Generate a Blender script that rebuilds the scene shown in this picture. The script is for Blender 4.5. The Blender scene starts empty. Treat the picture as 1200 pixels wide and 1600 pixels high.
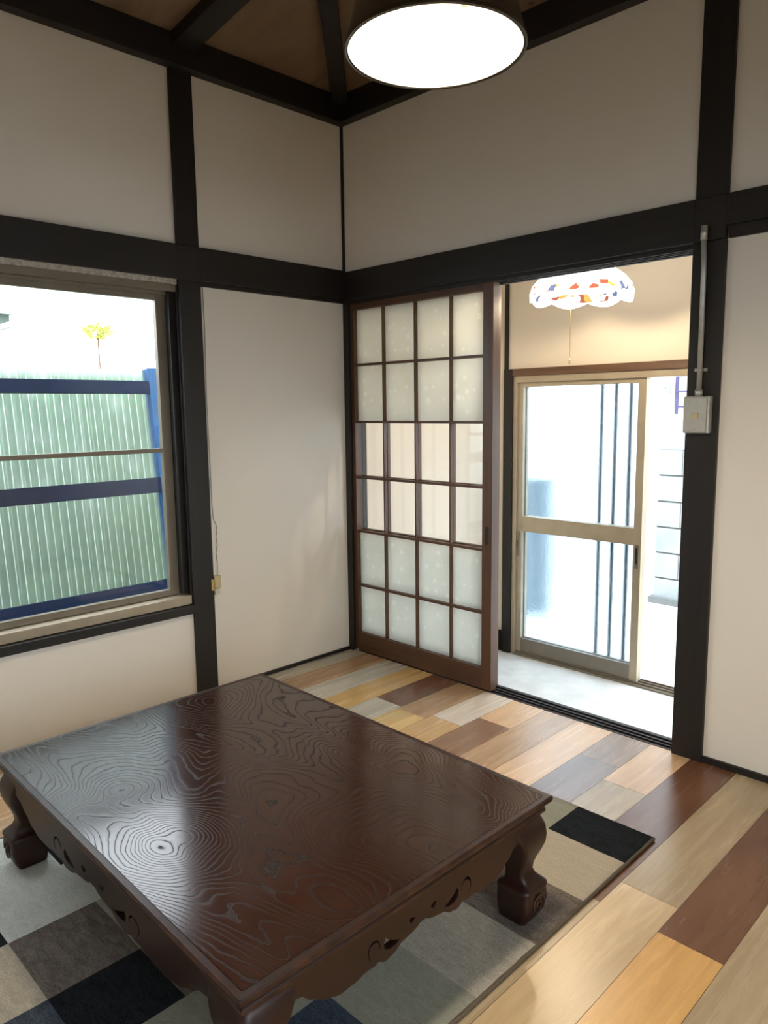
import bpy, bmesh, math, random
from mathutils import Vector, Matrix
random.seed(7)
PI = math.pi
S = bpy.context.scene
COL = S.collection

# ------------------------------------------------------------------ camera
cam_d = bpy.data.cameras.new('camera')
cam = bpy.data.objects.new('camera', cam_d); COL.objects.link(cam)
yaw, pitch, roll = -0.78683, -0.13777, -0.01263
fw = Vector((math.sin(yaw)*math.cos(pitch), math.cos(yaw)*math.cos(pitch), math.sin(pitch)))
rt = Vector((math.cos(yaw), -math.sin(yaw), 0)); up = rt.cross(fw)
r2 = rt*math.cos(roll)+up*math.sin(roll); u2 = -rt*math.sin(roll)+up*math.cos(roll)
M = Matrix((r2, u2, -fw)).transposed().to_4x4()
M.translation = Vector((2.80232, -2.53655, 1.24704))
cam.matrix_world = M
cam_d.sensor_fit = 'HORIZONTAL'; cam_d.sensor_width = 36; cam_d.lens = 36*1156.243/1200
cam_d.clip_start = 0.02
S.camera = cam

# ------------------------------------------------------------------ world, light, exposure
w = bpy.data.worlds.new('overcast_sky'); S.world = w; w.use_nodes = True
bg = w.node_tree.nodes['Background']
bg.inputs['Color'].default_value = (0.84, 0.93, 1.0, 1); bg.inputs['Strength'].default_value = 8.0
S.view_settings.view_transform = 'Standard'; S.view_settings.look = 'None'
S.view_settings.gamma = 1; S.view_settings.use_curve_mapping = False
S.view_settings.exposure = 0.0
PENDANT_TUBE = 16.0; PENDANT_W = 12.0
TIFFANY_W = 19.0
S.cycles.max_bounces = 10; S.cycles.diffuse_bounces = 6; S.cycles.transmission_bounces = 10; S.cycles.transparent_max_bounces = 16
S.cycles.sample_clamp_indirect = 8
S.cycles.caustics_reflective = False

# ------------------------------------------------------------------ materials
def N(nt, t, **kw):
    n = nt.nodes.new(t)
    for k, v in kw.items(): setattr(n, k, v)
    return n
def setin(n, **kw):
    for k, v in kw.items():
        n.inputs[k.replace('_', ' ')].default_value = v
def base(name):
    m = bpy.data.materials.new(name); m.use_nodes = True
    nt = m.node_tree; p = nt.nodes['Principled BSDF']
    return m, nt, p
def c4(c): return (c[0], c[1], c[2], 1)
def coords(nt, scale=(1, 1, 1), rot=(0, 0, 0), out='Object'):
    tc = N(nt, 'ShaderNodeTexCoord'); mp = N(nt, 'ShaderNodeMapping')
    mp.inputs['Scale'].default_value = scale; mp.inputs['Rotation'].default_value = rot
    nt.links.new(tc.outputs[out], mp.inputs['Vector']); return mp.outputs['Vector']
def noise(nt, vec, scale, detail=4, rough=.55, dist=0):
    n = N(nt, 'ShaderNodeTexNoise'); n.inputs['Scale'].default_value = scale
    n.inputs['Detail'].default_value = detail; n.inputs['Roughness'].default_value = rough
    n.inputs['Distortion'].default_value = dist
    nt.links.new(vec, n.inputs['Vector']); return n.outputs['Fac']
def ramp(nt, fac, stops, interp='LINEAR'):
    r = N(nt, 'ShaderNodeValToRGB'); r.color_ramp.interpolation = interp
    e = r.color_ramp.elements
    while len(e) < len(stops): e.new(.5)
    for k, (p, c) in enumerate(stops):
        e[k].position = p; e[k].color = c4(c) if len(c) == 3 else c
    nt.links.new(fac, r.inputs['Fac']); return r.outputs['Color']
def bump(nt, p, h, strength=.3, dist=.002):
    b = N(nt, 'ShaderNodeBump'); b.inputs['Strength'].default_value = strength; b.inputs['Distance'].default_value = dist
    nt.links.new(h, b.inputs['Height']); nt.links.new(b.outputs['Normal'], p.inputs['Normal']); return b
def math_n(nt, op, a, b=None, c=None):
    n = N(nt, 'ShaderNodeMath', operation=op)
    for k, v in enumerate((a, b, c)):
        if v is None: continue
        if isinstance(v, (int, float)): n.inputs[k].default_value = v
        else: nt.links.new(v, n.inputs[k])
    return n.outputs[0]
def mixc(nt, fac, a, b, mode='MIX'):
    n = N(nt, 'ShaderNodeMix', data_type='RGBA', blend_type=mode)
    for k, v in ((0, fac), (6, a), (7, b)):
        if isinstance(v, (int, float)): n.inputs[k].default_value = v
        elif isinstance(v, tuple): n.inputs[k].default_value = c4(v)
        else: nt.links.new(v, n.inputs[k])
    return n.outputs[2]

def plain(name, c, rough=.5, metal=0, var=.12, sc=30, bmp=.1, spec=.5):
    m, nt, p = base(name)
    v = coords(nt); f = noise(nt, v, sc)
    nt.links.new(ramp(nt, f, [(.3, [x*(1-var) for x in c]), (.7, [min(1, x*(1+var)) for x in c])]), p.inputs['Base Color'])
    setin(p, Roughness=rough, Metallic=metal); p.inputs['Specular IOR Level'].default_value = spec
    if bmp: bump(nt, p, f, bmp, .001)
    return m
def woodm(name, c1, c2, axis='z', rough=.45, sc=1., bmp=.15):
    m, nt, p = base(name)
    s = {'x': (2, 40, 40), 'y': (40, 2, 40), 'z': (40, 40, 2)}[axis]
    v = coords(nt, [a*sc for a in s]); f = noise(nt, v, 1.0, 6, .6, .4)
    nt.links.new(ramp(nt, f, [(.3, c1), (.7, c2)]), p.inputs['Base Color'])
    setin(p, Roughness=rough); bump(nt, p, f, bmp, .0015); return m
def wallpaper(name, c):
    m, nt, p = base(name)
    f1 = noise(nt, coords(nt, (1, 1, .12)), 520, 2); f2 = noise(nt, coords(nt, (.12, .12, 1)), 520, 2)
    f = math_n(nt, 'ADD', f1, f2); g = noise(nt, coords(nt), 2.2, 3)
    a = ramp(nt, g, [(.3, [x*.975 for x in c]), (.7, c)])
    nt.links.new(a, p.inputs['Base Color']); setin(p, Roughness=.85)
    p.inputs['Specular IOR Level'].default_value = .25
    bump(nt, p, f, .25, .0006); return m

M_wall = wallpaper('woven_wallpaper', (.80, .75, .675))
M_genkan = wallpaper('entry_plaster', (.84, .76, .64))
M_dark_z = woodm('dark_post_wood', (.007, .0052, .005), (.013, .010, .009), 'z', .55)
M_dark_x = woodm('dark_beam_wood', (.007, .0052, .005), (.013, .010, .009), 'x', .55)
M_dark_y = woodm('dark_beam_wood_side', (.007, .0052, .005), (.013, .010, .009), 'y', .55)
M_door_z = woodm('brown_door_wood_upright', (.060, .026, .013), (.125, .056, .026), 'z', .42)
M_door_x = woodm('brown_door_wood_rail', (.055, .024, .012), (.105, .047, .023), 'x', .42)
M_header = woodm('entry_header_wood', (.09, .045, .025), (.15, .08, .045), 'x', .5)
M_alu = plain('beige_aluminium', (.43, .365, .27), .38, .25, .08, 12, .05)
M_alu_dk = plain('bronze_aluminium', (.22, .19, .15), .35, .3, .08, 12, .05)
M_blackmetal = plain('black_channel', (.03, .03, .03), .3, .6, .1)
M_paintwhite = plain('weathered_white_paint', (.42, .38, .32), .7, 0, .35, 60, .4)
M_concrete = plain('pale_concrete', (.62, .63, .62), .7, 0, .12, 9, .3)
M_bluepost = plain('bright_blue_metal', (.035, .11, .26), .7, 0, .1, 10, .05, .3)
M_blue = plain('navy_blue_metal', (.006, .017, .050), .85, 0, .12, 10, .05, .2)
M_steel = plain('galvanised_steel', (.50, .50, .47), .42, .55, .12, 40, .08)
M_boxgrey = plain('pale_grey_plastic', (.46, .47, .44), .45, 0, .06, 30, .05)
M_beige = plain('yellowed_plastic', (.55, .46, .26), .45, 0, .08, 40, .05)
M_cream = plain('cream_plastic', (.62, .58, .44), .4, 0, .05, 40, .02)
M_black = plain('black_rubber', (.012, .012, .012), .6, 0, .1)
M_housewall = plain('white_exterior_wall', (.80, .80, .80), .8, 0, .04, 6, .2)
M_ground = plain('outside_concrete', (.68, .68, .66), .85, 0, .08, 5, .3)
M_lowbounce = plain('low_bounce_ground', (.10, .085, .06), .9, 0, .3, 8, .5)  # unseen outdoor ground, kept dark so less light bounces onto the upper walls
M_brass = plain('aged_brass', (.55, .40, .16), .3, .9, .1)
M_cableg = plain('grey_cable', (.20, .18, .15), .6, 0, .05)

def m_ceiling():
    m, nt, p = base('plywood_ceiling')
    v = coords(nt, (1, 1, 1)); f = noise(nt, coords(nt, (1.5, 6, 1.5)), 1.5, 6, .6, .8)
    col = ramp(nt, f, [(.3, (.17, .105, .060)), (.7, (.25, .165, .10))])
    vo = N(nt, 'ShaderNodeTexVoronoi'); vo.inputs['Scale'].default_value = 5; nt.links.new(v, vo.inputs['Vector'])
    k = ramp(nt, vo.outputs['Distance'], [(.05, (1, 1, 1)), (.09, (0, 0, 0))])
    nt.links.new(mixc(nt, math_n(nt, 'MULTIPLY', k, .8), col, (.05, .02, .01)), p.inputs['Base Color'])
    setin(p, Roughness=.7); return m
M_ceil = m_ceiling()

def m_floor():
    m, nt, p = base('patchwork_vinyl_planks')
    at = N(nt, 'ShaderNodeAttribute', attribute_name='tone')
    off = N(nt, 'ShaderNodeAttribute', attribute_name='shift')
    tc = N(nt, 'ShaderNodeTexCoord'); va = N(nt, 'ShaderNodeVectorMath', operation='ADD')
    nt.links.new(tc.outputs['Object'], va.inputs[0]); nt.links.new(off.outputs['Vector'], va.inputs[1])
    mp = N(nt, 'ShaderNodeMapping'); mp.inputs['Scale'].default_value = (26, 1.8, 1); nt.links.new(va.outputs[0], mp.inputs['Vector'])
    f = noise(nt, mp.outputs['Vector'], 1.0, 7, .62, .9)
    mp2 = N(nt, 'ShaderNodeMapping'); mp2.inputs['Scale'].default_value = (7, 1.2, 1); nt.links.new(va.outputs[0], mp2.inputs['Vector'])
    g = noise(nt, mp2.outputs['Vector'], 1.0, 3, .5, 1.2)
    s = math_n(nt, 'ADD', math_n(nt, 'MULTIPLY', f, .8), math_n(nt, 'MULTIPLY', g, .7))
    gc = ramp(nt, s, [(.45, (.70, .66, .62)), (.75, (1.0, 1.0, 1.0)), (1.0, (1.2, 1.22, 1.24))])
    nt.links.new(mixc(nt, 1.0, at.outputs['Color'], gc, 'MULTIPLY'), p.inputs['Base Color'])
    nt.links.new(math_n(nt, 'MULTIPLY_ADD', f, .08, .23), p.inputs['Roughness'])
    p.inputs['Specular IOR Level'].default_value = .55
    bump(nt, p, f, .12, .0008); return m
M_floor = m_floor()

def m_table():
    # growth-ring contours of a noise field raised around knots
    m, nt, p = base('lacquered_keyaki_top')
    tc = N(nt, 'ShaderNodeTexCoord')
    mp = N(nt, 'ShaderNodeMapping'); mp.inputs['Scale'].default_value = (1.3, 3.2, 1); nt.links.new(tc.outputs['Object'], mp.inputs['Vector'])
    h = math_n(nt, 'MULTIPLY', noise(nt, mp.outputs['Vector'], 1.0, 2, .4, .5), 2.0)
    for kx, ky, amp, rad in ((.12, -.30, 1.0, .15), (-.15, -.45, .7, .12), (.08, .02, .45, .20), (.22, .34, .7, .16), (-.18, -.28, .5, .10), (.5, -.12, .6, .15), (-.5, .2, .7, .16), (.53, .33, .5, .1)):
        d = N(nt, 'ShaderNodeVectorMath', operation='DISTANCE'); d.inputs[1].default_value = (kx, ky, 0)
        xy = N(nt, 'ShaderNodeVectorMath', operation='MULTIPLY'); xy.inputs[1].default_value = (1, 1, 0)
        nt.links.new(tc.outputs['Object'], xy.inputs[0]); nt.links.new(xy.outputs[0], d.inputs[0])
        q = math_n(nt, 'DIVIDE', d.outputs['Value'], rad)
        h = math_n(nt, 'ADD', h, math_n(nt, 'DIVIDE', amp, math_n(nt, 'ADD', math_n(nt, 'MULTIPLY', q, q), 1.0)))
    sx = N(nt, 'ShaderNodeSeparateXYZ'); nt.links.new(tc.outputs['Object'], sx.inputs[0])
    h = math_n(nt, 'ADD', h, math_n(nt, 'MULTIPLY', noise(nt, tc.outputs['Object'], 24, 3), .045))
    ring = math_n(nt, 'FRACT', math_n(nt, 'MULTIPLY', h, 20.0))
    fine = noise(nt, coords(nt, (15, 160, 1)), 1.0, 4, .6)
    dark = ramp(nt, ring, [(0, (.010, .005, .004)), (.09, (.022, .009, .007)), (.5, (.038, .014, .009)), (.93, (.026, .010, .007)), (1, (.010, .005, .004))])
    big = noise(nt, coords(nt, (1, 1, 1)), 2.0, 2)
    gc = ramp(nt, big, [(.3, (.78, .80, .85)), (.7, (1.25, 1.2, 1.1))])
    fc = ramp(nt, fine, [(.3, (.88, .88, .88)), (.7, (1.1, 1.1, 1.1))])
    nt.links.new(mixc(nt, 1, mixc(nt, 1, dark, gc, 'MULTIPLY'), fc, 'MULTIPLY'), p.inputs['Base Color'])
    nt.links.new(ramp(nt, ring, [(0, (.22, .22, .22)), (.09, (.65, .65, .65)), (.92, (.65, .65, .65)), (1, (.22, .22, .22))]), p.inputs['Specular IOR Level'])
    nt.links.new(ramp(nt, ring, [(0, (.5, .5, .5)), (.14, (.16, .16, .16)), (.6, (.13, .13, .13)), (.9, (.2, .2, .2)), (1, (.5, .5, .5))]), p.inputs['Roughness'])
    rh = ramp(nt, ring, [(0, (0, 0, 0)), (.15, (1, 1, 1)), (.85, (1, 1, 1)), (1, (0, 0, 0))])
    bump(nt, p, rh, .08, .0005); return m
M_top = m_table()
def m_tablebody():
    m, nt, p = base('lacquered_table_wood')
    f = noise(nt, coords(nt, (8, 8, 60)), 1.0, 5, .6, .5)
    c = ramp(nt, f, [(.3, (.014, .0055, .004)), (.7, (.028, .0095, .006))])
    g = N(nt, 'ShaderNodeNewGeometry')
    wear = ramp(nt, g.outputs['Pointiness'], [(.54, (0, 0, 0)), (.60, (1, 1, 1))])
    nz = ramp(nt, noise(nt, coords(nt), 30, 3), [(.4, (0, 0, 0)), (.65, (1, 1, 1))])
    nt.links.new(mixc(nt, math_n(nt, 'MULTIPLY', math_n(nt, 'MULTIPLY', wear, nz), .18), c, (.30, .12, .04)), p.inputs['Base Color'])
    setin(p, Roughness=.42); p.inputs['Specular IOR Level'].default_value = .35; p.inputs['Coat Weight'].default_value = .05; p.inputs['Coat Roughness'].default_value = .25
    bump(nt, p, f, .1, .0006); return m
M_tbody = m_tablebody()

def m_rug(name, c, var=.25, mott=0):
    m, nt, p = base(name)
    v = coords(nt)
    f = noise(nt, v, 210, 4, .85); g = noise(nt, coords(nt, (1, 2.5, 1)), 22, 6, .75, .8)
    s = math_n(nt, 'ADD', math_n(nt, 'MULTIPLY', f, .70), math_n(nt, 'MULTIPLY', g, .35+mott))
    nt.links.new(ramp(nt, s, [(.44, [x*(1-var*1.7) for x in c]), (.72+mott*.4, [min(1, x*(1+var)) for x in c])]), p.inputs['Base Color'])
    setin(p, Roughness=1.0); p.inputs['Specular IOR Level'].default_value = .1
    bump(nt, p, f, 1.0, .004); return m
RUG = {'navy': m_rug('rug_pile_charcoal', (.020, .024, .028), .5, .1), 'cream': m_rug('rug_pile_cream', (.58, .50, .39), .12),
       'grey': m_rug('rug_pile_grey_beige', (.50, .45, .37), .22, .1), 'brown': m_rug('rug_pile_brown_grey', (.20, .165, .14), .45, .25),
       'ice': m_rug('rug_pile_ice_grey', (.74, .74, .67), .16, .1), 'slate': m_rug('rug_pile_slate_blue', (.07, .09, .125), .4, .1),
       'teal': m_rug('rug_pile_teal', (.03, .10, .14), .3, .1), 'olive': m_rug('rug_pile_sage_grey', (.36, .35, .28), .15, .05)}
M_rugedge = plain('rug_binding', (.10, .075, .05), .8, 0, .3, 300, .3)

def shader_mix(nt, a, b, fac):
    n = N(nt, 'ShaderNodeMixShader')
    if isinstance(fac, (int, float)): n.inputs[0].default_value = fac
    else: nt.links.new(fac, n.inputs[0])
    nt.links.new(a, n.inputs[1]); nt.links.new(b, n.inputs[2]); return n.outputs[0]
def m_clear(name, tint=(1, 1, 1), gl=.06):
    m, nt, p = base(name); nt.nodes.remove(p)
    t = N(nt, 'ShaderNodeBsdfTransparent'); t.inputs[0].default_value = c4(tint)
    g = N(nt, 'ShaderNodeBsdfGlossy'); g.inputs['Roughness'].default_value = .03
    nt.links.new(shader_mix(nt, t.outputs[0], g.outputs[0], gl), nt.nodes['Material Output'].inputs[0]); return m
M_glass = m_clear('clear_glass')
def m_frost():
    m, nt, p = base('frosted_glass_with_small_flowers'); 
    # scattered five-petal blossoms a little whiter than the ground
    tc = N(nt, 'ShaderNodeTexCoord')
    mp = N(nt, 'ShaderNodeMapping'); mp.inputs['Rotation'].default_value = (PI/2, 0, 0); nt.links.new(tc.outputs['Object'], mp.inputs['Vector'])
    sc = N(nt, 'ShaderNodeVectorMath', operation='SCALE'); sc.inputs['Scale'].default_value = 17; nt.links.new(mp.outputs[0], sc.inputs[0])
    vo = N(nt, 'ShaderNodeTexVoronoi', voronoi_dimensions='2D'); vo.inputs['Scale'].default_value = 1; nt.links.new(sc.outputs[0], vo.inputs['Vector'])
    sub = N(nt, 'ShaderNodeVectorMath', operation='SUBTRACT'); nt.links.new(sc.outputs[0], sub.inputs[0]); nt.links.new(vo.outputs['Position'], sub.inputs[1])
    sp = N(nt, 'ShaderNodeSeparateXYZ'); nt.links.new(sub.outputs[0], sp.inputs[0])
    an = math_n(nt, 'ARCTAN2', sp.outputs[1], sp.outputs[0])
    pet = math_n(nt, 'MULTIPLY_ADD', math_n(nt, 'ABSOLUTE', math_n(nt, 'COSINE', math_n(nt, 'MULTIPLY', an, 2.5))), .09, .06)
    sep = N(nt, 'ShaderNodeSeparateColor'); nt.links.new(vo.outputs['Color'], sep.inputs[0])
    pet = math_n(nt, 'MULTIPLY', pet, math_n(nt, 'MULTIPLY_ADD', sep.outputs[0], 1.3, .5))
    fl = math_n(nt, 'MULTIPLY', math_n(nt, 'LESS_THAN', vo.outputs['Distance'], pet), math_n(nt, 'LESS_THAN', sep.outputs[1], .62))
    nt.nodes.remove(p)
    cl = noise(nt, coords(nt), 9, 4)
    col = mixc(nt, fl, ramp(nt, cl, [(.3, (.84, .84, .80)), (.7, (.90, .90, .87))]), (1, 1, .97))
    tr = N(nt, 'ShaderNodeBsdfTranslucent'); nt.links.new(col, tr.inputs[0])
    df = N(nt, 'ShaderNodeBsdfDiffuse'); nt.links.new(col, df.inputs[0])
    gg = N(nt, 'ShaderNodeBsdfGlossy'); gg.inputs['Roughness'].default_value = .25
    rg_ = N(nt, 'ShaderNodeBsdfRefraction'); rg_.inputs['IOR'].default_value = 1.02; rg_.inputs['Roughness'].default_value = .9; rg_.inputs[0].default_value = (.97, .97, .95, 1)
    s = shader_mix(nt, shader_mix(nt, tr.outputs[0], df.outputs[0], .05), rg_.outputs[0], .35)
    nt.links.new(shader_mix(nt, s, gg.outputs[0], .05), nt.nodes['Material Output'].inputs[0]); return m
M_frost = m_frost()
def m_texglass():
    m, nt, p = base('hammered_glass')
    nt.nodes.remove(p)
    r = N(nt, 'ShaderNodeBsdfRefraction'); r.inputs['IOR'].default_value = 1.12; r.inputs['Roughness'].default_value = .02
    r.inputs['Color'].default_value = (.93, .97, 1, 1)
    f = noise(nt, coords(nt), 55, 3, .6)
    b = N(nt, 'ShaderNodeBump'); b.inputs['Strength'].default_value = .9; b.inputs['Distance'].default_value = .006
    nt.links.new(f, b.inputs['Height']); nt.links.new(b.outputs[0], r.inputs['Normal'])
    t = N(nt, 'ShaderNodeBsdfTransparent'); t.inputs[0].default_value = (.93, .97, 1, 1)
    tl = N(nt, 'ShaderNodeBsdfTranslucent'); tl.inputs[0].default_value = (.9, .95, 1, 1)
    s = shader_mix(nt, r.outputs[0], t.outputs[0], .35)
    nt.links.new(shader_mix(nt, s, tl.outputs[0], .01), nt.nodes['Material Output'].inputs[0]); return m
M_texglass = m_texglass()
def m_poly():
    m, nt, p = base('ribbed_polycarbonate'); nt.nodes.remove(p)
    tc = N(nt, 'ShaderNodeTexCoord'); sx = N(nt, 'ShaderNodeSeparateXYZ'); nt.links.new(tc.outputs['Object'], sx.inputs[0])
    fr = math_n(nt, 'FRACT', math_n(nt, 'DIVIDE', sx.outputs[1], .036))
    rib = ramp(nt, fr, [(0, (0, 0, 0)), (.43, (0, 0, 0)), (.47, (1, 1, 1)), (.53, (1, 1, 1)), (.57, (0, 0, 0)), (1, (0, 0, 0))])
    tl = N(nt, 'ShaderNodeBsdfTranslucent'); tl.inputs[0].default_value = (.42, .50, .46, 1)
    tw = N(nt, 'ShaderNodeBsdfTranslucent'); tw.inputs[0].default_value = (.95, .97, .97, 1)
    rf = N(nt, 'ShaderNodeBsdfRefraction'); rf.inputs['IOR'].default_value = 1.05; rf.inputs['Roughness'].default_value = .75
    rf.inputs['Color'].default_value = (.85, .9, .9, 1)
    s = shader_mix(nt, tl.outputs[0], rf.outputs[0], .40)
    nt.links.new(shader_mix(nt, s, tw.outputs[0], rib), nt.nodes['Material Output'].inputs[0]); return m
M_poly = m_poly()
def m_leaf(name, a, b):
    m, nt, p = base(name); f = noise(nt, coords(nt), 7, 3)
    nt.links.new(ramp(nt, f, [(.3, a), (.7, b)]), p.inputs['Base Color']); setin(p, Roughness=.6); return m
M_leaf = m_leaf('green_leaves', (.20, .42, .17), (.42, .62, .32))
M_leaf2 = m_leaf('yellow_green_leaves', (.30, .42, .06), (.50, .50, .10))
def m_emit(name, c, s):
    m, nt, p = base(name); nt.nodes.remove(p)
    e = N(nt, 'ShaderNodeEmission'); e.inputs[0].default_value = c4(c); e.inputs[1].default_value = s
    nt.links.new(e.outputs[0], nt.nodes['Material Output'].inputs[0]); return m
M_tube = m_emit('lit_fluorescent_ring', (1, .86, .62), PENDANT_TUBE)
M_shade_out = plain('dark_bronze_enamel', (.055, .040, .026), .32, .3, .1)
M_shade_in = plain('white_enamel', (.90, .88, .82), .5, 0, .02)
def m_tiffany():
    m, nt, p = base('stained_glass'); nt.nodes.remove(p)
    v = coords(nt)
    vo = N(nt, 'ShaderNodeTexVoronoi', feature='DISTANCE_TO_EDGE'); vo.inputs['Scale'].default_value = 34; nt.links.new(v, vo.inputs['Vector'])
    vc = N(nt, 'ShaderNodeTexVoronoi'); vc.inputs['Scale'].default_value = 34; nt.links.new(v, vc.inputs['Vector'])
    sep = N(nt, 'ShaderNodeSeparateColor'); nt.links.new(vc.outputs['Color'], sep.inputs[0])
    sx = N(nt, 'ShaderNodeSeparateXYZ'); nt.links.new(v, sx.inputs[0])
    fl = ramp(nt, sep.outputs[0], [(0, (.12, .035, .02)), (.13, (.28, .12, .03)), (.20, (.03, .10, .06)), (.23, (.9, .9, .85)), (.80, (.04, .05, .09)), (.85, (.9, .88, .8))], 'CONSTANT')
    low = ramp(nt, math_n(nt, 'MULTIPLY', sx.outputs[2], 10), [(.0, (0, 0, 0)), (.06, (1, 1, 1)), (.42, (1, 1, 1)), (.5, (0, 0, 0))])
    col = mixc(nt, low, (.95, .93, .88), fl)
    lead = ramp(nt, vo.outputs['Distance'], [(.0, (0, 0, 0)), (.02, (1, 1, 1))])
    e = N(nt, 'ShaderNodeEmission'); nt.links.new(mixc(nt, lead, (.03, .02, .02), col), e.inputs[0]); e.inputs[1].default_value = 9.0
    tr = N(nt, 'ShaderNodeBsdfTranslucent'); nt.links.new(col, tr.inputs[0])
    nt.links.new(shader_mix(nt, e.outputs[0], tr.outputs[0], .4), nt.nodes['Material Output'].inputs[0]); return m
M_tiff = m_tiffany()
def m_block():
    m, nt, p = base('concrete_block_courses')
    v = coords(nt); f = noise(nt, v, 3, 4)
    nt.links.new(ramp(nt, f, [(.30, (.26, .29, .31)), (.7, (.42, .44, .44))]), p.inputs['Base Color'])
    setin(p, Roughness=.9); bump(nt, p, noise(nt, v, 60, 3), .5, .003); return m
M_block = m_block()
M_joint = plain('mortar_joint', (.16, .17, .17), .9)

# ------------------------------------------------------------------ mesh helpers
def box(bm, x0, x1, y0, y1, z0, z1, mi=0):
    vs = [bm.verts.new(p) for p in ((x0, y0, z0), (x1, y0, z0), (x1, y1, z0), (x0, y1, z0), (x0, y0, z1), (x1, y0, z1), (x1, y1, z1), (x0, y1, z1))]
    for f in ((0, 3, 2, 1), (4, 5, 6, 7), (0, 1, 5, 4), (1, 2, 6, 5), (2, 3, 7, 6), (3, 0, 4, 7)):
        bm.faces.new([vs[i] for i in f]).material_index = mi
def tube(bm, pts, r, seg=10, mi=0, caps=True, closed=False):
    pts = [Vector(p) for p in pts]; rings = []; n = len(pts)
    prev = None
    for i, p in enumerate(pts):
        a = pts[(i-1) % n] if (closed or i > 0) else p; b = pts[(i+1) % n] if (closed or i < n-1) else p
        d = (b-a).normalized()
        if prev is None: u = d.orthogonal().normalized()
        else:
            u = (prev - d*prev.dot(d)); u = u.normalized() if u.length > 1e-6 else d.orthogonal().normalized()
        prev = u; v = d.cross(u)
        rr = r[i] if isinstance(r, (list, tuple)) else r
        rings.append([bm.verts.new(p + (u*math.cos(2*PI*k/seg)+v*math.sin(2*PI*k/seg))*rr) for k in range(seg)])
    m = n if closed else n-1
    for i in range(m):
        A, B = rings[i], rings[(i+1) % n]
        for k in range(seg):
            f = bm.faces.new((A[k], A[(k+1) % seg], B[(k+1) % seg], B[k])); f.smooth = True; f.material_index = mi
    if caps and not closed:
        bm.faces.new(rings[0][::-1]).material_index = mi; bm.faces.new(rings[-1]).material_index = mi
def lathe(bm, prof, seg=48, mi=0, c=(0, 0, 0), smooth=True):
    rings = []
    for r, z in prof:
        if r < 1e-6: rings.append([bm.verts.new((c[0], c[1], c[2]+z))])
        else: rings.append([bm.verts.new((c[0]+r*math.cos(2*PI*k/seg), c[1]+r*math.sin(2*PI*k/seg), c[2]+z)) for k in range(seg)])
    for A, B in zip(rings, rings[1:]):
        for k in range(seg):
            a = A[k % len(A)]; a2 = A[(k+1) % len(A)]; b = B[k % len(B)]; b2 = B[(k+1) % len(B)]
            vs = []
            for v in (a, a2, b2, b):
                if v not in vs: vs.append(v)
            if len(vs) > 2:
                f = bm.faces.new(vs); f.smooth = smooth; f.material_index = mi
def obj(name, bm, mats, parent=None, bevel=0, smooth=False, loc=None):
    me = bpy.data.meshes.new(name)
    bmesh.ops.recalc_face_normals(bm, faces=bm.faces)
    bm.to_mesh(me); bm.free()
    o = bpy.data.objects.new(name, me); COL.objects.link(o)
    for m in (mats if isinstance(mats, (list, tuple)) else [mats]): me.materials.append(m)
    if parent: o.parent = parent
    if loc: o.location = loc
    if bevel:
        b = o.modifiers.new('bevel', 'BEVEL'); b.width = bevel; b.segments = 2; b.limit_method = 'ANGLE'
    if smooth:
        for p in me.polygons: p.use_smooth = True
    return o
def boxes(name, L, mats, parent=None, bevel=0, loc=None):
    bm = bmesh.new()
    for b in L: box(bm, *b)
    return obj(name, bm, mats, parent, bevel, loc=loc)
def tag(o, label=None, cat=None, group=None, kind=None):
    if label: o['label'] = label
    if cat: o['category'] = cat
    if group: o['group'] = group
    if kind: o['kind'] = kind
    return o
def st(o, label, cat): return tag(o, label, cat, kind='structure')
def empty(name, loc, label, cat, group=None, kind=None, rz=0):
    o = bpy.data.objects.new(name, None); COL.objects.link(o); o.location = loc; o.rotation_euler = (0, 0, rz); o.empty_display_size = .1
    return tag(o, label, cat, group, kind)

# ------------------------------------------------------------------ room shell
RX, RY = 3.66, -3.66
BZ0, BZ1 = 2.59, 2.705         # wall-top beam
st(boxes('wall_left', [(-.10, 0, -.905, .10, -.02, BZ1), (-.10, 0, RY, -2.66, -.02, BZ1), (-.10, 0, -2.66, -.905, -.02, .40), (-.10, 0, -2.66, -.905, 1.79, BZ1)], M_wall),
   'cream wallpapered left wall with the window in it', 'wall')
st(boxes('wall_right', [(0, 1.736, 0, .095, 1.80, BZ1), (1.80, RX, 0, .095, -.02, BZ1)], M_wall),
   'cream wallpapered right wall around the sliding door opening', 'wall')
st(boxes('wall_rear', [(-.10, RX+.1, RY-.1, RY, -.02, BZ1)], M_wall), 'cream wallpapered wall behind the camera', 'wall')
st(boxes('wall_side', [(RX, RX+.1, RY, -2.9, -.02, BZ1), (RX, RX+.1, -1.3, .1, -.02, BZ1), (RX, RX+.1, -2.9, -1.3, -.02, .45), (RX, RX+.1, -2.9, -1.3, 1.76, BZ1)], M_wall),
   'cream wallpapered wall beside the camera with an added daylight window', 'wall')

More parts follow.
